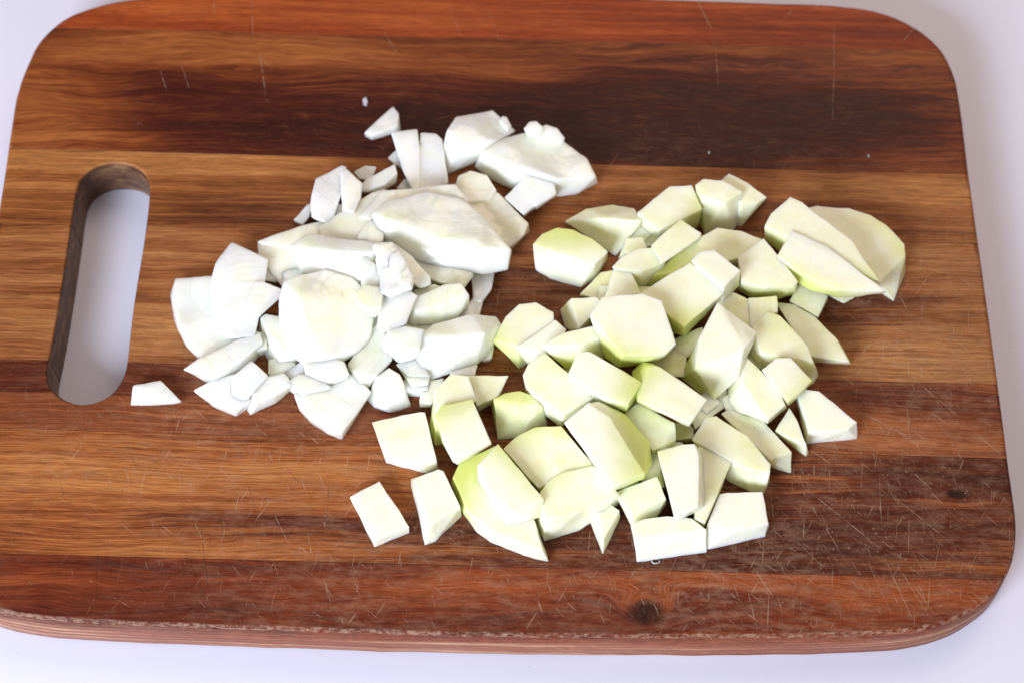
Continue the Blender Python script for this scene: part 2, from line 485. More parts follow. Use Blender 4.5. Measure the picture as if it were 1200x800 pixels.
for _ in range(620):
    if random.random() < 0.75:
        x, y = random.gauss(1000, 90), random.gauss(560, 95)
    else:
        x, y = random.uniform(30, 1120), random.choice((random.uniform(490, 720), random.uniform(20, 720)))
    if not (10 < x < 1165 and 18 < y < 730):
        continue
    a = random.choice((0.95, 1.1, 0.7, 1.45, 1.9, 0.5)) + random.gauss(0, 0.16)
    L = random.choice((5, 8, 12, 18, 26)) * random.uniform(0.6, 1.3)
    x1, y1 = x + math.cos(a) * L, y + math.sin(a) * L
    if x1 > 1165 or y1 > 730 or y1 < 10:
        continue
    PALE.append((x, y, x1, y1, random.uniform(0.10, 0.24)))
for _ in range(260):      # frayed flecks
    x, y = random.gauss(1040, 80), random.gauss(600, 90)
    if random.random() < 0.3:
        x, y = random.uniform(20, 1150), random.uniform(440, 735)
    if 10 < x < 1168 and 200 < y < 735:
        a = random.uniform(0, 3.1)
        L = random.uniform(1.5, 4)
        PALE.append((x, y, x + math.cos(a) * L, y + math.sin(a) * L, random.uniform(0.25, 0.6)))
DARK = [(294, 0, 294, 55, .4), (372, 5, 394, 25, .4), (235, 610, 245, 705, .5), (115, 640, 112, 720, .5), (215, 640, 240, 700, .4), (330, 540, 358, 575, .4), (290, 565, 300, 600, .35),
        (386, 560, 382, 620, .4), (60, 690, 75, 660, .4), (435, 600, 470, 570, .3), (1060, 284, 1145, 285.5, .5), (1060, 319, 1102, 319.5, .6), (140, 500, 165, 560, .3), (330, 480, 350, 520, .3), (620, 690, 640, 735, .3)]
for _ in range(170):
    x, y = random.uniform(20, 1120), random.uniform(380, 720) if random.random() < 0.8 else random.uniform(15, 380)
    a = random.choice((1.2, 1.5, 1.75, 0.8)) + random.gauss(0, 0.14)
    L = random.uniform(8, 42)
    y1 = y + math.sin(a) * L
    if y1 < 728:
        DARK.append((x, y, x + math.cos(a) * L, y1, random.uniform(0.12, 0.26)))
scratches('knife_marks', PALE, scratch_mat('frayed_fibre', lin(214, 182, 152), 0.7), 0.00006, '')
scratches('knife_grooves', DARK, scratch_mat('dark_groove', lin(52, 26, 18), 0.6), 0.00003, '')


# ------------------------------------------------------------------ vegetable materials
def squash_material():
    t = NT('peeled_squash_flesh')
    P = t.n('ShaderNodeTexCoord').outputs['Object']
    rnd = t.n('ShaderNodeObjectInfo').outputs['Random']
    gr = t.n('ShaderNodeAttribute', attribute_type='OBJECT', attribute_name='green').outputs['Fac']
    dr = t.n('ShaderNodeAttribute', attribute_type='OBJECT', attribute_name='skin_shade_dir').outputs['Vector']
    q = t.vmath('ADD', P, t.comb(rnd, t.math('MULTIPLY', rnd, 3.1), t.math('MULTIPLY', rnd, 5.3)))
    n1 = t.noise(q, 110.0, 4, 0.55)
    d = t.math('ADD', t.math('ADD', t.math('DIVIDE', t.vmath('DOT_PRODUCT', P, dr), 0.0105), t.n('ShaderNodeAttribute', attribute_type='OBJECT', attribute_name='skin_shade_shift').outputs['Fac']), t.math('MULTIPLY', t.math('SUBTRACT', n1, 0.5), 0.5))
    edge = t.smooth(d, -0.35, 1.0)  # greener near the skin; also paints yellow-green shade low on heap pieces
    core = lin(249, 248, 227)
    skin_shade_col = lin(213, 219, 126)
    col = t.mix(edge, core, skin_shade_col)
    col = t.mix(t.math('MULTIPLY', t.smooth(n1, 0.1, 0.9), gr), col, lin(212, 214, 112))
    # faint seed hollows and vessels
    vs_ = t.noise(t.vmath('MULTIPLY', q, (1.0, 1.6, 1.2)), 60.0, 2, 0.5)
    col = t.mix(t.smooth(vs_, 0.62, 0.80, 0.0, 0.35), col, lin(238, 224, 164))
    fn = t.noise(q, 900.0, 3, 0.6)
    col = t.mix(t.smooth(fn, 0.5, 0.8, 0.0, 0.22), col, lin(250, 250, 236))
    t.set(t.b.inputs['Base Color'], col)
    t.b.inputs['Subsurface Weight'].default_value = 0.75
    t.b.inputs['Subsurface Radius'].default_value = (1.0, 0.90, 0.36)
    t.b.inputs['Subsurface Scale'].default_value = 0.004
    t.b.inputs['Coat Weight'].default_value = 0.2
    t.b.inputs['Coat Roughness'].default_value = 0.2
    t.set(t.b.inputs['Roughness'], t.math('ADD', 0.22, t.math('MULTIPLY', fn, 0.25)))
    t.b.inputs['Specular IOR Level'].default_value = 0.4
    h = t.math('ADD', t.math('ADD', t.math('MULTIPLY', fn, 0.10), t.math('MULTIPLY', t.noise(q, 260.0, 3, 0.6), 0.25)), t.noise(q, 75.0, 2, 0.5))
    t.bump(h, 0.55, 0.0010)
    return t.m


def onion_material():
    t = NT('raw_onion_flesh')
    P = t.n('ShaderNodeTexCoord').outputs['Object']
    rnd = t.n('ShaderNodeObjectInfo').outputs['Random']
    rc = t.n('ShaderNodeAttribute', attribute_type='OBJECT', attribute_name='ring_centre').outputs['Vector']
    q = t.vmath('ADD', P, t.comb(rnd, t.math('MULTIPLY', rnd, 3.1), t.math('MULTIPLY', rnd, 5.3)))
    r = t.vmath('LENGTH', t.vmath('SUBTRACT', P, rc))
    r = t.math('ADD', r, t.math('MULTIPLY', t.math('SUBTRACT', t.noise(q, 45.0, 2), 0.5), 0.0060))
    ph = t.math('FRACT', t.math('DIVIDE', r, 0.0060))
    dl = t.math('ABSOLUTE', t.math('SUBTRACT', ph, 0.5))
    line = t.smooth(dl, 0.0, 0.075, 1.0, 0.0)
    tint = t.n('ShaderNodeAttribute', attribute_type='OBJECT', attribute_name='tint').outputs['Vector']
    gate = t.smooth(t.noise(q, 55.0, 2), 0.42, 0.6)
    line = t.math('MULTIPLY', line, gate)
    n1 = t.noise(q, 90.0, 4, 0.55)
    col = t.ramp(n1, [(0.28, lin(238, 241, 220)), (0.46, lin(248, 249, 238)), (0.70, lin(251, 251, 248))])
    col = t.mix(t.math('MULTIPLY', line, 0.30), col, lin(206, 204, 182))
    col = t.mix(1.0, col, tint, 'MULTIPLY')
    # fine radial-ish veins
    v = t.noise(t.vmath('MULTIPLY', q, (1.0, 0.22, 0.6)), 900.0, 2, 0.6)
    col = t.mix(t.smooth(v, 0.55, 0.75, 0.0, 0.12), col, lin(220, 216, 204))
    t.set(t.b.inputs['Base Color'], col)
    t.b.inputs['Subsurface Weight'].default_value = 0.95
    t.b.inputs['Subsurface Radius'].default_value = (1.0, 0.97, 0.80)
    t.b.inputs['Subsurface Scale'].default_value = 0.007
    t.b.inputs['Coat Weight'].default_value = 0.35
    t.b.inputs['Coat Roughness'].default_value = 0.12
    t.set(t.b.inputs['Roughness'], t.smooth(n1, 0.3, 0.7, 0.12, 0.30))
    t.b.inputs['Specular IOR Level'].default_value = 0.5
    h = t.math('SUBTRACT', t.math('ADD', t.math('MULTIPLY', v, 0.12), t.noise(q, 200.0, 2, 0.5)), t.math('MULTIPLY', line, 0.5))
    h = t.math('ADD', h, t.math('MULTIPLY', t.math('MULTIPLY', t.smooth(ph, 0.0, 0.92), t.smooth(ph, 0.92, 1.0, 1.0, 0.0)), t.math('MULTIPLY', gate, 0.8)))
    t.bump(h, 0.22, 0.0005)
    return t.m


M_SQ, M_ON = squash_material(), onion_material()
TEX = bpy.data.textures.new('flesh_unevenness', 'CLOUDS')
TEX.noise_scale = 0.009
TEX.noise_depth = 2
TEX2 = bpy.data.textures.new('layer_curl', 'CLOUDS')
TEX2.noise_scale = 0.022
TEX2.noise_depth = 1

# close-up windows used while measuring: origin and magnification
TILE = {'A': (600, 180, 4), 'B': (820, 180, 4), 'C': (560, 320, 4), 'D': (760, 330, 4), 'E': (400, 460, 4), 'F': (640, 470, 4),
        'M': (400, 100, 4), 'N': (140, 280, 4), 'G': (290, 180, 5), 'H': (190, 270, 5), 'I': (400, 270, 5), 'J': (210, 380, 5), 'K': (410, 370, 5),
        'L': (640, 270, 5), 'Z': (0, 0, 1)}


def hull2(pts):
    pts = sorted(set(pts))
    def half(ps):
        r = []
        for p in ps:
            while len(r) > 1 and (r[-1][0] - r[-2][0]) * (p[1] - r[-2][1]) - (r[-1][1] - r[-2][1]) * (p[0] - r[-2][0]) <= 0:
                r.pop()
            r.append(p)
        return r
    a, b = half(pts), half(pts[::-1])
    return a[:-1] + b[:-1]


def inside(h, p):
    for i in range(len(h)):
        a, b = h[i], h[(i + 1) % len(h)]
        if (b[0] - a[0]) * (p[1] - a[1]) - (b[1] - a[1]) * (p[0] - a[0]) < 0:
            return False
    return True


ZK = {'squash': 0.74, 'onion': 0.70}


def lump(spec, zk):
    """One convex lump. spec = (tile, top outline, top mm, lower outline, foot mm); heights are above the board."""
    tile, top, za, low, zb = spec
    ox, oy, k = TILE[tile]
    def cv(p, zd):
        z = (p[2] if len(p) > 2 else zd) * zk
        return (ox + p[0] / k, oy + p[1] / k, TH + max(z, 0.15) / 1000)
    T = [cv(p, za) for p in top]
    Lw = [cv(p, zb) for p in low]
    h = hull2([(a, b) for a, b, _ in T + Lw])
    pts = [at(*p) for p in T + Lw]
    zf = TH + max(zb * zk, 0.15) / 1000
    wt = [at(*p) for p in T]
    c = sum(wt, Vector()) / len(wt)
    for p in wt:
        s = 0.94
        while s > 0.02:
            q = Vector((c.x + (p.x - c.x) * s, c.y + (p.y - c.y) * s, zf))
            # also allow sliding away from the viewer, out of sight
            if inside(h, proj(q)):
                pts.append(q)
                break
            q2 = q + Vector((0, 0.003, 0))
            if inside(h, proj(q2)):
                pts.append(q2)
                break
            s -= 0.08
    return pts


def hull_mesh(bm, pts):
    vs_ = [bm.verts.new(p) for p in pts]
    r = bmesh.ops.convex_hull(bm, input=vs_, use_existing_faces=False)
    junk = {g for g in r['geom_interior'] + r['geom_unused'] if isinstance(g, bmesh.types.BMVert) and g.is_valid and not g.link_faces}
    bmesh.ops.delete(bm, geom=list(junk), context='VERTS')


PIECES = []


def piece(kind, label, *specs, **kw):
    zk = ZK[kind]
    bm = bmesh.new()
    allp = []
    for s in specs:
        b1 = bmesh.new()
        p = lump(s, zk)
        allp += p
        hull_mesh(b1, p)
        tmp = bpy.data.meshes.new('tmp')
        b1.to_mesh(tmp)
        b1.free()
        bm.from_mesh(tmp)
        bpy.data.meshes.remove(tmp)
    c = sum(allp, Vector()) / len(allp)
    c.z = min(p.z for p in allp)
    bmesh.ops.translate(bm, verts=bm.verts, vec=-c)
    gs = kw.get('grow', 1.03 if kind == 'squash' else 1.08)
    bmesh.ops.scale(bm, verts=bm.verts, vec=(gs, gs, 1.0))
    bmesh.ops.recalc_face_normals(bm, faces=bm.faces)
    nm = kw.get('name', kind + '_piece')
    me = bpy.data.meshes.new(nm)
    bm.to_mesh(me)
    bm.free()
    o = bpy.data.objects.new(nm, me)
    COL.objects.link(o)
    o.location = c
    me.materials.append(M_SQ if kind == 'squash' else M_ON)
    if kind == 'squash':
        b2 = bmesh.new()
        b2.from_mesh(me)
        bmesh.ops.dissolve_limit(b2, angle_limit=math.radians(9), verts=b2.verts, edges=b2.edges)
        bmesh.ops.remove_doubles(b2, verts=b2.verts, dist=0.0004)
        for f in b2.faces:
            f.smooth = True
        b2.to_mesh(me)
        b2.free()
        sb = o.modifiers.new('grid', 'SUBSURF')
        sb.subdivision_type = 'SIMPLE'
        sb.levels = sb.render_levels = 3
        dp = o.modifiers.new('wavy_cut', 'DISPLACE')
        dp.texture = TEX
        dp.texture_coords = 'GLOBAL'
        dp.strength = 0.0011
        dp.mid_level = 0.4
        bv = o.modifiers.new('knife_edge', 'BEVEL')
        bv.width = 0.00032
        bv.segments = 2
        bv.limit_method = 'ANGLE'
        bv.angle_limit = math.radians(24)
        bv.harden_normals = True
    else:
      r = o.modifiers.new('body', 'REMESH')
      r.mode = 'VOXEL'
      r.voxel_size = kw.get('vox', 0.00034)
      r.use_smooth_shade = True
      s = o.modifiers.new('soft', 'SMOOTH')
      s.factor = 0.5
      s.iterations = 1
      d = o.modifiers.new('uneven', 'DISPLACE')
      d.texture = TEX
      d.texture_coords = 'GLOBAL'
      d.strength = kw.get('rough', 0.0004 if kind == 'squash' else 0.0006)
      d.mid_level = 0.2
      if not kw.get('name'):
          d2 = o.modifiers.new('curl', 'DISPLACE')
          d2.texture = TEX2
          d2.texture_coords = 'GLOBAL'
          d2.direction = 'Z'
          d2.strength = 0.0036
          d2.mid_level = 0.45
    o['label'] = label
    o['category'] = kind + ' piece'
    o['group'] = kw.get('group', 'chopped pale green squash heaped on the right of the board' if kind == 'squash' else 'chopped white onion heaped on the left of the board')
    rg = random.Random(len(PIECES) * 7 + 3)
    if kind == 'squash':
        o['green'] = kw.get('green', 0.38)  # high values on pieces deep in the gaps tint in their shade
        a = kw.get('skin', rg.uniform(0, 360)) * math.pi / 180
        low_one = specs[0][4] < 4
        sz = kw.get('sz', -0.25 if low_one else -1.0)  # downward green on heap pieces puts crevice shade into the colour
        o['skin_shade_dir'] = (math.cos(a) * 0.9, math.sin(a) * 0.9, sz)
        o['skin_shade_shift'] = (-0.15 if 'skin' in kw else -0.9) if sz > -0.3 else 0.5
    else:
        a = rg.uniform(0, 6.28)
        tt = (0.97, 0.92, 0.85) if 'beige onion' in label else (0.98, 0.95, 0.98) if ('lilac' in label or 'pinkish' in label) else (0.95, 0.96, 0.85) if 'green' in label or 'hidden' in label or 'shade' in label else (0.88, 0.87, 0.82) if 'greyish' in label else (1.0, 1.0, 0.97)  # beige tint paints warm light, green tint the shade between pieces
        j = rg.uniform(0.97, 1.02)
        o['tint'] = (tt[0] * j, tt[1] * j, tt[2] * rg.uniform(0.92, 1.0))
        rc = kw.get('ring')
        if rc:
            q = at(rc[0], rc[1], TH) - c
            o['ring_centre'] = (q.x, q.y, 0.0)
        else:
            o['ring_centre'] = (math.cos(a) * 0.03, math.sin(a) * 0.03, 0.0)
    PIECES.append(o)
    return o


def sq(label, *specs, **kw):
    return piece('squash', label, *specs, **kw)


def on(label, *specs, **kw):
    return piece('onion', label, *specs, **kw)


# ------------------------------------------------------------------ squash
sq('white-fronted squash block with a green rounded top, standing alone left of the heap\'s upper part',
   ('A', [(105, 425), (145, 378), (215, 352), (290, 362), (370, 400), (442, 460), (385, 520)], 19, [(118, 545), (180, 585), (320, 625), (385, 590), (442, 495)], 0), green=.15, skin=90, sz=.35)
sq('flat pointed squash wedge just above right of the lone white-fronted block',
   ('A', [(258, 318, 8), (350, 265, 9), (470, 243, 10), (570, 260, 12), (602, 315, 15), (430, 302, 16)], 12, [(258, 324), (400, 420), (485, 478), (590, 370)], 0), skin=90)
sq('small squash sliver tucked between the flat pointed wedge and the orange-tinted block',
   ('A', [(530, 420), (600, 340), (650, 380), (590, 440), (505, 480)], 8, [(498, 492), (560, 500)], 0))
sq('chunky squash cube at the top edge of the heap, left of the two corner cubes',
   ('A', [(590, 275), (665, 222), (740, 158), (842, 148), (885, 260), (800, 310), (690, 360)], 17, [(620, 385), (700, 400), (870, 345), (885, 272)], 0), skin=-20)
sq('squash bit in shade under the chunky cube at the heap\'s top edge', ('A', [(610, 385), (720, 370), (680, 430), (600, 440)], 7, [], 0), green=.9)
sq('squash stick lying aslant below the chunky top-edge cube',
   ('A', [(655, 430), (790, 312), (885, 375), (875, 395), (705, 515)], 24, [(700, 530), (880, 402)], 12), skin=100)
sq('squash block with an orange tinge and green lower side, upper left in the heap',
   ('L', [(390, 215), (440, 160), (540, 110), (640, 100), (700, 185), (560, 240), (480, 215)], 21, [(520, 300), (555, 355), (640, 300), (702, 200)], 6), green=.5)
sq('pale three-cornered squash piece leaning below the orange-tinged block',
   ('L', [(405, 210), (478, 212), (558, 372), (350, 395)], 19, [(340, 405), (560, 382)], 6))
sq('green-sided squash slip at the heap\'s left rim, above the small blunt block',
   ('L', [(205, 370), (320, 250), (395, 235), (375, 320), (330, 410), (270, 395)], 9, [(200, 385), (330, 420)], 0), green=.7)
sq('small blunt squash block left of the large bright white block',
   ('L', [(150, 400), (290, 392), (325, 430), (260, 500), (190, 575)], 15, [(88, 465), (115, 565), (150, 590), (250, 570)], 2))
sq('large bright white squash block with olive lower side, high in the middle of the heap',
   ('L', [(262, 500), (335, 395), (560, 378), (672, 415), (752, 660), (690, 722), (455, 725)], 33, [(315, 590), (350, 745), (430, 795), (620, 775), (690, 738), (754, 672)], 16), skin=250, sz=-.9, green=.15)
sq('big beige squash cube right above the bright white block',
   ('L', [(560, 365), (700, 290), (840, 195), (1040, 345), (1030, 370), (810, 560), (690, 420)], 27, [(770, 605), (810, 615), (960, 450), (1040, 385)], 12), skin=260, sz=-.8)
sq('pale squash cube resting on the far corner of the big beige cube',
   ('L', [(850, 178), (905, 130), (985, 115), (1130, 235), (1040, 330), (870, 190)], 31, [(1125, 325), (1035, 410), (1035, 345)], 18), green=.1)
sq('broad yellow squash slab with a small dimple behind the big beige cube',
   ('A', [(675, 565), (820, 430), (960, 352), (1070, 368), (1165, 405), (1090, 480), (930, 460), (800, 560)], 17, [(620, 640), (700, 640), (1100, 520)], 4), green=.6)
sq('rounded squash cube with a shiny front in the heap\'s top corner pair, the nearer one',
   ('A', [(862, 150), (900, 124), (985, 130), (1078, 180), (1000, 230), (890, 200)], 20, [(1045, 345), (1030, 355), (905, 375), (880, 330)], 0), skin=200)
sq('topmost squash cube of the heap, behind the shiny-fronted rounded cube',
   ('A', [(985, 125), (1020, 100), (1110, 145), (1190, 205), (1150, 230), (1078, 240)], 16, [(1188, 215), (1075, 338), (1048, 330)], 0))
sq('large flat squash slice with a curved outer edge, farthest right in the heap',
   ('B', [(480, 270), (560, 250), (700, 262), (800, 290), (870, 340), (925, 405), (952, 425), (957, 480), (840, 600), (700, 420)], 12, [(955, 560), (905, 687), (850, 650)], 0), green=.45, skin=30)
sq('long squash stick lying across the large curved slice',
   ('B', [(340, 285), (425, 208), (480, 235), (700, 400), (830, 590), (440, 370), (312, 340)], 23, [(308, 400), (375, 460), (440, 400)], 8), green=.35, skin=250)
sq('half-moon squash slab with a white cut front, in front of the long stick',
   ('B', [(370, 482), (437, 368), (600, 445), (858, 642), (640, 630), (500, 570), (430, 510)], 24, [(375, 510), (430, 590), (520, 640), (640, 670), (740, 668), (862, 650)], 14), green=.1, skin=240)
sq('tip of a squash slice poking out under the half-moon slab', ('B', [(590, 660), (650, 600), (740, 650), (720, 675), (675, 700), (650, 690)], 7, [], 0))
sq('white three-cornered squash chunk with green base, left of the half-moon slab',
   ('B', [(185, 490), (300, 402), (455, 598), (440, 620), (320, 625), (200, 600)], 22, [(182, 640), (240, 672), (370, 682), (445, 658)], 8), skin=270, sz=-1)
sq('small upright squash cube under the half-moon slab\'s left end', ('B', [(425, 690), (470, 608), (600, 665), (555, 762)], 11, [(550, 778), (420, 705), (600, 690)], 0), green=.7)
sq('yellow-green squash cube in the shade below the white three-cornered chunk', ('D', [(325, 100), (385, 48), (490, 100), (480, 210), (430, 190)], 18, [], 4), green=.9)
sq('squash cube wedged between the shaded yellow-green cube and the right-hand point', ('D', [(470, 80), (600, 68), (605, 140), (540, 160), (480, 215), (490, 110)], 19, [(600, 160)], 6), green=.7)
sq('pointed curved squash slice reaching out on the right below the small upright cube',
   ('D', [(600, 100), (690, 112), (780, 165), (880, 270), (938, 372), (760, 345), (680, 230)], 10, [(940, 382), (780, 376)], 0), green=.6, skin=50)
sq('domed yellow squash chunk left of the pointed curved slice',
   ('D', [(490, 210), (560, 140), (620, 165), (690, 235), (745, 300), (768, 370), (620, 350), (530, 330)], 20, [(455, 340), (520, 408), (600, 450), (765, 475), (790, 440)], 6), green=.6, skin=60)
sq('white squash cube at the front corner of the domed yellow chunk', ('D', [(532, 412), (600, 360), (665, 360), (766, 461), (650, 565), (605, 500)], 24, [(655, 576), (768, 468)], 14), green=.05)
sq('squash block with white left face and yellow ridge beside the big standing white bar',
   ('D', [(450, 348), (530, 420), (620, 530), (640, 575), (560, 640), (440, 470)], 22, [(355, 590), (368, 515), (480, 640), (552, 665), (645, 590)], 7), skin=60)
sq('big white squash bar with a pinkish cut top, standing right of centre',
   ('D', [(240, 262, 27), (325, 105, 27), (505, 240, 27), (445, 315, 30), (418, 448, 21), (312, 545, 12), (225, 400, 26)], 27, [(160, 450), (270, 535), (305, 555)], 8), skin=190, green=.15)
sq('flat white squash slab lying over the heap just left of centre',
   ('C', [(430, 475), (475, 370), (520, 370), (768, 512), (700, 610), (560, 570)], 30, [(440, 510), (550, 590), (690, 647), (765, 545)], 20), green=.05)
sq('white squash block with slanting ends in the middle, in front of the bright white block',
   ('C', [(755, 595), (805, 435), (850, 440), (1068, 590), (990, 700)], 31, [(725, 465), (770, 420), (748, 602), (985, 713), (1075, 598)], 20), skin=150)
sq('squash wedge with a beige top and white front, above the flat white slab\'s left end',
   ('C', [(300, 338), (400, 280), (540, 250), (578, 300), (470, 335)], 26, [(425, 452), (500, 450), (590, 402)], 12))
sq('domed squash wedge on the left rim, nearest the onion heap', ('C', [(82, 310), (135, 205), (195, 152), (270, 140), (348, 185), (350, 220), (190, 335)], 17, [(80, 330), (195, 443), (235, 420)], 0), skin=210)
sq('thin pale squash slab leaning on the domed left-rim wedge', ('C', [(185, 345), (360, 222), (415, 265), (300, 345), (330, 385)], 18, [(235, 423), (325, 402)], 5), green=.05)
sq('large smooth light green squash chunk below the beige-topped wedge',
   ('C', [(214, 478), (240, 428), (312, 376), (425, 468), (540, 580), (400, 660), (300, 580), (230, 530)], 22, [(225, 550), (310, 660), (385, 712), (410, 705), (545, 590)], 8), green=.35, skin=60)
sq('barrel-shaped green squash chunk below the large smooth chunk, on bare board',
   ('C', [(80, 590), (130, 562), (200, 552), (255, 572), (300, 620), (210, 600)], 17, [(65, 622), (95, 780), (180, 772), (322, 712), (320, 655)], 0), green=.7, skin=110, sz=.4)
sq('tall squash chunk with a green foot touching the onion heap\'s lower right',
   ('K', [(500, 430), (590, 345), (690, 352), (735, 490), (600, 510), (510, 520)], 17, [(468, 650), (490, 700), (500, 755), (545, 745), (560, 600)], 0), skin=230)
sq('white rectangular squash slab leaning on the green-footed chunk', ('E', [(440, 110), (470, 65), (610, 35), (698, 232), (560, 305), (510, 285)], 20, [(545, 333), (522, 320), (700, 243), (480, 240)], 10), green=.05)
sq('yellow squash chunk lying right of the green-footed one', ('K', [(695, 355), (928, 350), (865, 470), (745, 520), (720, 430)], 13, [(862, 497), (755, 562)], 0), green=.6)
sq('flat four-sided squash slab on bare board, the upper of the left trio', ('E', [(148, 140), (370, 92), (390, 95), (445, 325), (380, 340), (205, 290)], 9, [(450, 352), (395, 373), (280, 345), (215, 325)], 0), green=.1)
sq('squash tile lying farthest left and alone on bare board', ('E', [(45, 490), (178, 418), (316, 628), (160, 690)], 7, [(158, 720), (318, 655)], 0), green=.1)
sq('five-sided squash block on bare board between the lone tile and the big crescent', ('E', [(345, 405), (455, 358), (478, 368), (555, 535), (415, 620)], 13, [(330, 408), (330, 440), (395, 703), (440, 690), (558, 577)], 0), green=.15)
sq('big crescent squash slice at the heap\'s lower left with a rectangular block on it',
   ('E', [(530, 400), (560, 335), (720, 255), (900, 600), (940, 740), (700, 640), (600, 560)], 12, [(522, 430), (560, 545), (640, 650), (700, 695), (850, 755), (962, 782), (905, 600)], 0), green=.35, skin=150)
sq('rectangular white squash block lying on the big crescent slice', ('E', [(645, 345), (735, 242), (943, 495), (820, 565), (700, 470)], 22, [(645, 415), (770, 615), (830, 612), (940, 578)], 11), green=.05)
sq('ridged yellow squash slab behind the rectangular block, the farther half',
   ('E', [(765, 262), (830, 200), (910, 165), (1030, 158), (1110, 260), (1180, 345), (1000, 370), (925, 440)], 17, [(940, 470)], 4), green=.55, skin=100)
sq('ridged squash slab with a white front, right of the rectangular block',
   ('E', [(935, 470), (970, 420), (1040, 375), (1180, 345), (1240, 400), (1300, 480), (1190, 520), (1110, 560), (960, 590)], 19, [(905, 600), (955, 692), (1110, 645), (1190, 600), (1300, 520)], 0), green=.4, skin=130)
sq('narrow squash sliver pointing towards the viewer at the heap\'s front edge', ('F', [(222, 480), (300, 480), (345, 510), (270, 640)], 11, [(205, 560), (265, 717), (345, 545)], 0), green=.3)
sq('largest white squash block with a green right side, in the lower middle of the heap',
   ('F', [(90, 100), (200, 10), (300, 80), (455, 330), (312, 398)], 31, [(250, 8, 27), (370, 70, 23), (480, 190, 20), (490, 290, 17), (455, 357), (312, 420)], 16), green=.0, skin=10, sz=-.3)
sq('yellow squash chunk in the hollow between the largest white block and the slanting-ended one', ('F', [(372, 60), (430, 8), (600, 100), (605, 180), (500, 225), (470, 180)], 19, [(600, 205), (500, 252)], 5), green=.6)
sq('small dark olive squash cube deep in the gap above the standing white slab', ('F', [(600, 105), (670, 100), (695, 130), (690, 170), (605, 180)], 9, [(690, 190), (605, 200)], 0), green=1)
sq('squash slip with green side in the gap right of the slanting-ended block', ('D', [(205, 650), (270, 560), (365, 510), (350, 590), (220, 690)], 10, [], 0), green=.6)
sq('broad yellow squash chunk with a rounded right end, right of the standing slab',
   ('F', [(688, 180), (750, 80), (800, 72), (940, 165), (1050, 290), (1045, 330), (920, 300), (830, 250)], 18, [(855, 375), (960, 425), (1010, 435), (1030, 400), (700, 200)], 0), green=.65, skin=60)
sq('long pointed squash slice along the right side of the broad yellow chunk', ('F', [(825, 60), (860, 42), (1010, 92), (1148, 235), (1050, 270), (940, 150)], 12, [(1143, 332), (1060, 310)], 0), green=.5)
sq('thin squash shard standing beside the lower right wedge', ('D', [(600, 695), (660, 592), (690, 640), (738, 760)], 13, [(595, 715), (735, 812), (745, 800)], 0), green=.4)
sq('white squash wedge on bare board at the heap\'s lower right corner', ('D', [(702, 530), (738, 505), (800, 518), (855, 560), (972, 655), (930, 690), (755, 695)], 13, [(740, 757), (972, 730), (698, 565)], 0), green=.05)
sq('squash tile at the heap\'s front, left of the standing white slab', ('F', [(320, 425), (440, 385), (515, 358), (560, 455), (405, 530)], 16, [(400, 578), (412, 585), (510, 548), (560, 482)], 2), green=.3)
sq('standing white squash slab near the front of the heap', ('F', [(527, 238), (640, 207), (692, 204), (714, 255), (710, 490), (620, 535), (600, 520)], 29, [(750, 490), (620, 555), (600, 542), (742, 265)], 12), green=.0)
sq('yellow squash slip leaning behind the standing white slab', ('F', [(715, 205), (800, 240), (868, 285), (850, 330), (745, 560), (700, 540)], 17, [(740, 590), (690, 570)], 3), green=.7)
sq('front-most squash block with a green top and white front face', ('F', [(405, 578), (470, 553), (565, 535), (680, 550), (745, 600), (640, 625), (420, 640)], 15, [(430, 748), (745, 705), (748, 612)], 0), green=.2, skin=90)
sq('four-sided white squash block at the front right, beside the front-most block', ('F', [(760, 580), (818, 437), (850, 430), (1010, 427), (1038, 572), (900, 600)], 13, [(752, 690), (750, 610), (1022, 632), (1040, 585)], 0), green=.05)
sq('squash piece mostly hidden below the big white bar, right of the bright white block', ('D', [(110, 275), (250, 215), (262, 262), (185, 350), (130, 330)], 12, [], 0), green=.9)
sq('squash piece mostly hidden in the hollow in front of the bright white block', ('D', [(-10, 390), (110, 310), (175, 350), (168, 440), (100, 440)], 12, [], 0), green=.9)
sq('squash piece mostly hidden between the largest white block and the standing slab', ('F', [(440, 370), (490, 240), (530, 250), (552, 400), (520, 380)], 10, [], 0), green=.7)
sq('squash piece hidden deep under the flat white slab', ('C', [(400, 440), (640, 430), (720, 640), (560, 640)], 12, [], 0), green=.9)
sq('squash piece hidden deep under the big beige cube', ('L', [(420, 330), (700, 330), (760, 600), (520, 640)], 12, [], 0), green=.9)
sq('squash piece hidden deep under the domed yellow chunk', ('D', [(280, 200), (520, 180), (560, 400), (330, 420)], 10, [], 0), green=.9)

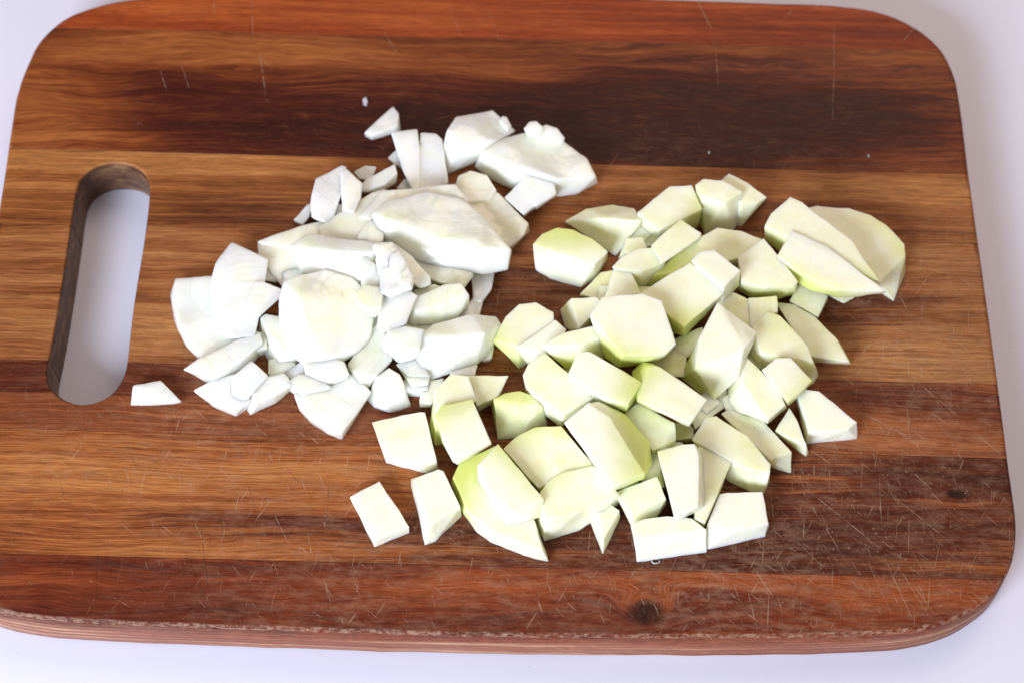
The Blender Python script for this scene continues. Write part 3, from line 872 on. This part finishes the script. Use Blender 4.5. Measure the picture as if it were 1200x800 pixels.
# ------------------------------------------------------------------ onion
on('small onion triangle lying alone beyond the heap, farthest from the viewer', ('M', [(118, 222), (240, 100), (262, 130), (258, 190), (150, 235)], 6, [(118, 238), (150, 255), (272, 215), (270, 190)], 0))
on('onion square of two fused layers standing at the far edge of the heap', ('M', [(245, 235), (358, 222), (368, 300), (370, 490), (340, 492), (290, 380)], 10, [(345, 500), (372, 500)], 2),
   ('M', [(372, 238), (440, 245), (466, 268), (490, 450), (440, 485), (376, 480)], 8.5, [(492, 468), (440, 498), (376, 498)], 1), soft=1)
on('tiny onion corner sticking out left of the two-layer square', ('M', [(222, 345), (262, 308), (295, 335), (300, 395)], 4, [(298, 402)], 0))
on('tiny lilac onion triangle at the foot of the two-layer square', ('M', [(258, 490), (300, 440), (345, 495)], 4, [(340, 502)], 0))
on('rounded onion cap with a small nub, left of the biggest far chunk', ('M', [(510, 215), (550, 158, 13), (640, 142, 11), (705, 122, 10), (745, 155, 11), (800, 210, 12), (720, 260, 15), (560, 285)], 16, [(485, 310), (483, 375), (510, 408), (640, 358), (805, 225)], 0),
   ('M', [(735, 165), (750, 142), (768, 146), (788, 190), (770, 210)], 15, [], 8))
on('biggest far onion chunk, with a bent core nub on top',
   ('M', [(680, 310), (760, 262, 14), (870, 225, 12), (1030, 262, 12), (1135, 345, 13), (1172, 420, 14), (1000, 430), (800, 378)], 17, [(645, 385), (700, 430), (800, 478), (1010, 515), (1090, 502), (1182, 452)], 0),
   ('M', [(862, 205), (885, 174), (915, 172), (950, 205), (930, 240), (880, 240)], 21, [], 12), ('M', [(915, 210), (960, 190), (1005, 202), (1038, 248), (1030, 268), (930, 250)], 19, [], 12), ring=(640, 120))
on('small layered onion cube leaning against the biggest far chunk', ('M', [(775, 528), (828, 478), (905, 560), (858, 598)], 13.0, [(860, 612), (908, 575)], 4), ('M', [(832, 474), (880, 428), (975, 390), (998, 512), (910, 560)], 14, [(1000, 528), (912, 580)], 4), soft=1)
on('broad beige onion piece with a round lobe, behind the big front slab',
   ('M', [(560, 520), (728, 510), (862, 640), (845, 690), (780, 740), (640, 660), (560, 590)], 12, [(866, 680), (790, 712), (782, 757)], 2), ('M', [(540, 490), (558, 434), (610, 412), (680, 435), (725, 500), (700, 540), (560, 560)], 14, [], 4), ring=(560, 190))
on('big onion slab with a white rounded front edge, top of the heap towards the squash',
   ('Z', [(443, 252), (455, 240, 22), (500, 228, 20), (540, 236, 19), (562, 254, 20), (592, 290, 22), (560, 288), (484, 269)], 25, [(441, 262), (455, 285), (485, 302), (500, 307), (540, 314), (562, 318), (589, 314), (594, 292)], 12), ring=(520, 190))
on('beige onion layer under the far edge of the big white-fronted slab', ('Z', [(425, 255), (450, 226), (530, 218), (545, 235), (540, 262), (450, 262)], 18, [], 8))
on('tall lilac onion petal at the heap\'s far left', ('G', [(378, 290), (405, 150), (545, 80), (572, 90), (560, 200), (500, 380), (470, 400), (390, 370)], 14, [(382, 372), (465, 412), (492, 405)], 5))
on('pinkish curled onion petal right against the tall lilac one', ('G', [(548, 112), (580, 98), (668, 178), (660, 260), (622, 345), (560, 330)], 18, [(570, 352), (620, 352)], 7))
on('small pinkish onion strip sticking out below the tall lilac petal', ('G', [(275, 388), (350, 305), (372, 300), (362, 375), (325, 415)], 5, [(325, 426), (278, 400)], 0))
on('shaded onion bit under the curled petal', ('G', [(498, 395), (500, 300), (640, 320), (590, 385)], 10, [(570, 405)], 3))
on('white curved onion strip right of the curled petal', ('G', [(665, 200), (700, 155), (780, 122), (855, 70), (868, 120), (800, 180), (680, 215)], 12, [(862, 180), (800, 222), (680, 228)], 4))
on('pinkish onion flake behind the white curved strip', ('G', [(630, 110), (690, 80), (752, 85), (720, 150), (660, 145)], 8, [], 0))
on('wide beige onion layer along the heap\'s upper left edge', ('G', [(72, 520), (200, 480), (300, 445), (470, 402), (440, 520), (260, 560)], 10, [(75, 595), (100, 620)], 0), ('G', [(75, 540), (240, 540), (350, 700), (300, 760), (225, 792), (170, 700), (78, 600)], 9, [], 1))
on('beige onion layer in the upper middle of the heap', ('G', [(430, 430), (560, 395), (720, 240), (795, 225), (800, 340), (700, 470), (640, 520), (440, 490)], 15, [], 4), ring=(440, 180))
on('beige onion flake with a dark crack, behind the frilly core', ('G', [(650, 500), (690, 430), (770, 360), (800, 420), (790, 520), (740, 545)], 18, [], 8))
on('large bright white onion slab left of the frilly core', ('G', [(262, 548), (375, 478, 20), (510, 500, 19), (772, 548, 20), (715, 590), (560, 580), (400, 560)], 23, [(350, 712), (450, 745), (600, 785), (690, 792), (700, 700)], 11), ring=(400, 420))
on('frilly white onion core on top of the heap',
   ('I', [(205, 105), (300, 90), (330, 140), (300, 190), (240, 200)], 28, [(250, 250)], 20), ('I', [(300, 150), (335, 130), (372, 195), (330, 260), (290, 230)], 30, [], 20), ('I', [(330, 200), (372, 190), (408, 262), (396, 330), (340, 300)], 28, [], 18),
   ('I', [(240, 230), (290, 215), (345, 300), (395, 325), (290, 372), (240, 355)], 27, [], 17), ('I', [(215, 180), (250, 170), (275, 240), (255, 300), (225, 250)], 26, [], 17), soft=1, rough=.0025)
on('ragged white onion flap hanging left of the frilly core', ('I', [(128, 180), (150, 170), (165, 240), (230, 250), (240, 330), (122, 330), (140, 250)], 22, [], 12), rough=.0025)
on('onion piece right behind the frilly core', ('I', [(320, 90), (420, 160), (510, 260), (515, 300), (460, 320), (405, 290), (340, 150)], 19, [(515, 322), (440, 332)], 8))
on('greenish shaded onion layer under the big white-fronted slab', ('I', [(440, 180), (560, 200), (755, 235), (760, 265), (710, 328), (600, 300), (500, 262)], 12, [(620, 320), (540, 310)], 2))
on('thin curved onion strip coming down beside the bare gap at the heap\'s right', ('I', [(765, 240), (892, 240), (870, 350), (825, 412), (775, 400), (788, 330)], 7, [], 0), ('I', [(770, 395), (826, 405), (805, 495), (700, 505), (742, 465)], 6, [(685, 525), (800, 520)], 0), soft=1)
on('plump onion piece with a blunt right end, below the big white-fronted slab',
   ('I', [(430, 430), (460, 385), (600, 325), (690, 318), (735, 385), (620, 430), (450, 470)], 21, [(370, 520), (420, 562), (560, 550), (670, 517), (735, 430)], 9))
on('small shaded onion bit above the plump blunt-ended piece', ('I', [(430, 345), (540, 315), (578, 330), (455, 388)], 14, [], 6))
on('large rolled onion piece with a beige right end, lower right of the onion heap',
   ('K', [(425, 130), (500, 60, 18), (650, 20, 16), (750, 45, 16), (780, 105), (600, 120)], 21, [(700, 5, 17), (840, 15, 15), (870, 58, 14), (865, 85, 10), (400, 240), (402, 320), (452, 370), (590, 327), (725, 285), (745, 258), (785, 235)], 6))
on('onion sliver in the shade under the rolled piece\'s right end', ('K', [(780, 190), (850, 100), (828, 240), (775, 250)], 6, [(815, 262), (775, 266)], 0))
on('smooth white onion chunk left of the rolled piece', ('K', [(195, 170), (235, 85), (330, 70), (425, 90), (402, 190), (300, 200)], 22, [(210, 215), (300, 282), (345, 272), (400, 250)], 9))
on('white onion chunk directly below the frilly core', ('I', [(235, 385), (370, 348), (440, 385), (400, 470), (375, 540), (250, 590), (218, 570)], 23, [(260, 605)], 11))
on('pale greenish onion bit between the oval slab and the frilly core', ('I', [(80, 375), (130, 325), (240, 345), (232, 450), (150, 470), (90, 430)], 27, [(200, 515), (162, 512), (232, 480)], 14))
on('large oval onion slab with a thick white outer ring, centre of the onion heap',
   ('Z', [(355, 326, 22), (380, 320, 20), (410, 330, 17), (428, 347, 15), (434, 372, 14), (430, 393, 15), (415, 408, 16), (385, 415, 19), (370, 408, 21), (362, 385, 24), (357, 355, 25)], 22, [(336, 333, 20), (331, 352, 18), (331, 375, 17), (338, 400, 15), (350, 418, 13), (362, 427, 12), (395, 424, 10), (425, 408, 8), (434, 385, 8)], 6), ring=(408, 368))
on('big flat onion slab with a round left edge, far left of the heap',
   ('H', [(75, 400), (90, 297), (200, 290), (310, 285), (400, 450), (450, 620), (400, 720), (245, 742), (160, 668), (105, 570), (85, 480)], 6, [(60, 395), (70, 430), (80, 520), (100, 580), (150, 675), (240, 757)], 0), ring=(270, 340))
on('white onion petal standing over the big flat left slab, pointed at the top',
   ('H', [(300, 310), (330, 208), (415, 92), (612, 188), (560, 250), (545, 330), (580, 420), (540, 600), (380, 610), (325, 530), (295, 400)], 13, [], 5), ('H', [(540, 310), (575, 300), (682, 340), (675, 388), (605, 460), (560, 500), (480, 480)], 15, [], 7), ring=(300, 400))
on('narrow beige onion bit in the notch of the pointed petal', ('H', [(565, 265), (620, 205), (655, 240), (672, 300), (600, 290)], 8, [(665, 308)], 1))
on('white onion roll at the lower left of the heap, below the flat left slab',
   ('J', [(50, 265), (145, 200), (350, 90), (460, 60), (475, 110), (360, 210), (200, 305)], 12, [(190, 337), (270, 330), (330, 300), (430, 225), (485, 165), (480, 100)], 0), ring=(330, 380))
on('onion wedge left of the oval slab, touching bare board on both sides', ('Z', [(307, 374), (312, 370), (333, 374), (345, 395), (347, 413), (328, 415)], 12, [(304, 388), (312, 415), (322, 434), (330, 439), (354, 424)], 0), ring=(370, 370))
on('flat onion triangle at the front left corner of the heap', ('J', [(100, 390), (200, 335), (320, 300), (400, 330), (410, 440), (330, 500), (215, 468)], 8, [(210, 482), (240, 486), (330, 527), (410, 475)], 0))
on('small bright onion cube on the flat front left triangle', ('J', [(325, 300), (420, 225), (510, 300), (440, 370), (350, 360)], 14, [(310, 380), (310, 432), (380, 462), (440, 400)], 6))
on('oval onion piece right of the small bright cube on the front edge', ('J', [(440, 400), (515, 312), (610, 295), (655, 350), (560, 410), (460, 450)], 11, [(408, 490), (425, 520), (560, 465), (640, 402), (665, 375)], 0))
on('lilac onion sliver at the front between the oval piece and the small pale cube', ('J', [(610, 290), (735, 220), (755, 300), (670, 325)], 8, [], 1))
on('pale green onion bit above the large front fan', ('J', [(650, 330), (700, 300), (780, 300), (880, 365), (720, 410)], 11, [(700, 425), (645, 385)], 2))
on('large fan-shaped onion piece with two pointed ends at the front edge',
   ('J', [(690, 415), (870, 365), (990, 300), (1045, 330), (1105, 402), (1060, 470), (945, 635), (860, 595), (770, 545), (720, 490)], 9, [(695, 440), (720, 505), (780, 568), (810, 580), (870, 627), (948, 657), (1105, 414)], 0), ring=(420, 440))
on('blunt pale onion cube under the oval slab\'s near edge', ('J', [(740, 240), (880, 200), (960, 225), (985, 290), (880, 300)], 16, [(760, 340), (860, 362), (970, 328)], 6))
on('greyish onion layer below the smooth white chunk, above the small cup', ('K', [(0, 280), (60, 240), (110, 120), (165, 60), (215, 130), (238, 262), (150, 345), (60, 360)], 12, [(80, 447), (50, 400), (0, 340)], 2), ring=(380, 400))
on('small cup-shaped onion piece standing on the front edge', ('K', [(160, 368), (230, 315), (285, 345), (302, 378), (240, 395)], 13, [(110, 490), (150, 530), (230, 557), (290, 545), (348, 520)], 0))
on('small onion cube right behind the cup-shaped piece', ('K', [(280, 290), (330, 268), (400, 260), (462, 350), (345, 345)], 11, [(335, 372), (450, 392), (465, 365)], 3))
on('little onion block right of the cup-shaped piece', ('K', [(312, 398), (332, 370), (465, 385), (450, 430), (330, 435)], 7, [(445, 472), (340, 462)], 0))
on('onion bit wedged between the little block and the green-footed squash', ('K', [(412, 490), (440, 390), (545, 370), (500, 440), (480, 510)], 6, [(472, 530), (415, 532)], 0))
on('lilac onion sliver between the rolled piece and the yellow squash', ('K', [(590, 330), (742, 285), (722, 345), (600, 350)], 8, [(720, 355), (600, 362)], 1))
on('lone onion chip with a raised ridge, beside the grip slot', ('N', [(68, 760), (72, 690, 5), (110, 688, 6), (190, 672, 6), (285, 762), (140, 730, 7), (150, 770)], 3.5, [(62, 776), (150, 784), (250, 775)], 0))
on('onion piece mostly hidden between the oval slab and the white chunk under the core', ('K', [(60, 20), (130, -20), (240, 60), (200, 220), (120, 200)], 10, [], 0))
on('onion piece mostly hidden below the large bright white slab', ('G', [(300, 560), (600, 560), (800, 760), (560, 900), (340, 800)], 12, [], 0))
on('onion piece mostly hidden below the plump blunt-ended piece', ('I', [(240, 300), (520, 320), (650, 480), (480, 620), (260, 560)], 10, [], 0))
on('tiny onion crumb on the dark plank, left of the small far triangle', ('Z', [(425, 116), (429, 113.5), (431, 119), (429, 126), (426, 125)], 1.4, [], 0), vox=.0003, rough=.0003, soft=1, name='onion_crumb')
for cx_, cy_, lb in [(831, 179, 'tiny onion crumb on the dark plank above the topmost squash cube'), (1018, 183, 'tiny onion crumb on the dark plank near the board\'s far right corner')]:
    on(lb, ('Z', [(cx_ - 1.5, cy_ - 1), (cx_, cy_ - 2), (cx_ + 1.2, cy_ - .6), (cx_ + 1, cy_ + 1.2), (cx_ - .8, cy_ + 1.5)], 0.7, [], 0), vox=.0002, rough=.0002, soft=1, name='onion_crumb')
rf = random.Random(5)


def filler(fn, head, spots, h):
    for fx, fy, lb in spots:
        lb = head + lb
        n = rf.choice((4, 5, 5, 6))
        a0 = rf.uniform(0, 6.28)
        pts = [(fx + rf.uniform(13, 18) * math.cos(a0 + 6.283 * k / n), fy + rf.uniform(11, 15) * math.sin(a0 + 6.283 * k / n)) for k in range(n)]
        fn(lb, ('Z', pts, h + rf.uniform(-1, 2), [(x, y + 7) for x, y in pts if y > fy], 0))


filler(on, 'half-hidden onion bit low in the heap ', [(447, 352, 'between the oval slab and the plump blunt-ended piece'), (498, 342, 'behind the plump blunt-ended piece'), (440, 402, 'left of the smooth white chunk'),
    (400, 305, 'under the bright white slab'), (468, 322, 'right below the frilly core'), (520, 352, 'under the plump blunt right end'), (556, 395, 'behind the rolled piece by the bare gap'),
    (490, 440, 'under the near side of the rolled piece'), (372, 438, 'under the blunt pale cube'), (330, 432, 'right of the bare-board wedge'), (345, 325, 'at the oval slab\'s upper left'),
    (300, 400, 'between the pointed petal and the wedge'), (430, 245, 'by the curled pinkish petal'), (405, 262, 'under the upper middle layer'), (540, 300, 'under the big white-fronted slab\'s right half')], 8)
filler(sq, 'half-hidden squash bit low in the heap ', [(712, 345, 'left of the bright white block'), (660, 400, 'under the beige-topped wedge'), (745, 470, 'under the slanting-ended block'), (820, 400, 'left of the big white bar'),
    (872, 392, 'right of the big white bar'), (700, 520, 'under the largest white block'), (790, 530, 'behind the standing slab'), (830, 470, 'at the foot of the big white bar'), (745, 290, 'under the orange-tinged block'),
    (640, 470, 'under the large smooth green chunk'), (860, 470, 'under the block with a white left face'), (735, 560, 'behind the front tile')], 10)


def curl():
    bm = bmesh.new()
    pr, rings = None, []
    for i in range(17):
        a = math.radians(150 + i * 15)
        c = at(768.5 + 4.6 * math.cos(a), 657.5 - 2.0 * math.sin(a), TH + 0.0004)
        ring = [bm.verts.new(c + Vector((math.cos(a) * math.cos(b), math.sin(a) * math.cos(b), math.sin(b))) * 0.00028) for b in (k * math.pi / 3 for k in range(6))]
        rings.append(ring)
    for r0, r1 in zip(rings, rings[1:]):
        for k in range(6):
            bm.faces.new((r0[k], r0[(k + 1) % 6], r1[(k + 1) % 6], r1[k]))
    bm.faces.new(rings[0])
    bm.faces.new(rings[-1])
    bmesh.ops.recalc_face_normals(bm, faces=bm.faces)
    for f in bm.faces:
        f.smooth = True
    me = bpy.data.meshes.new('onion_curl')
    bm.to_mesh(me)
    bm.free()
    o = bpy.data.objects.new('onion_curl', me)
    COL.objects.link(o)
    me.materials.append(M_ON)
    o['ring_centre'] = (1.0, 1.0, 0.0)
    o['tint'] = (1.0, 1.0, 1.0)
    o['label'] = 'tiny clear curled shaving in front of the front-most squash block'
    o['category'] = 'vegetable shaving'


curl()
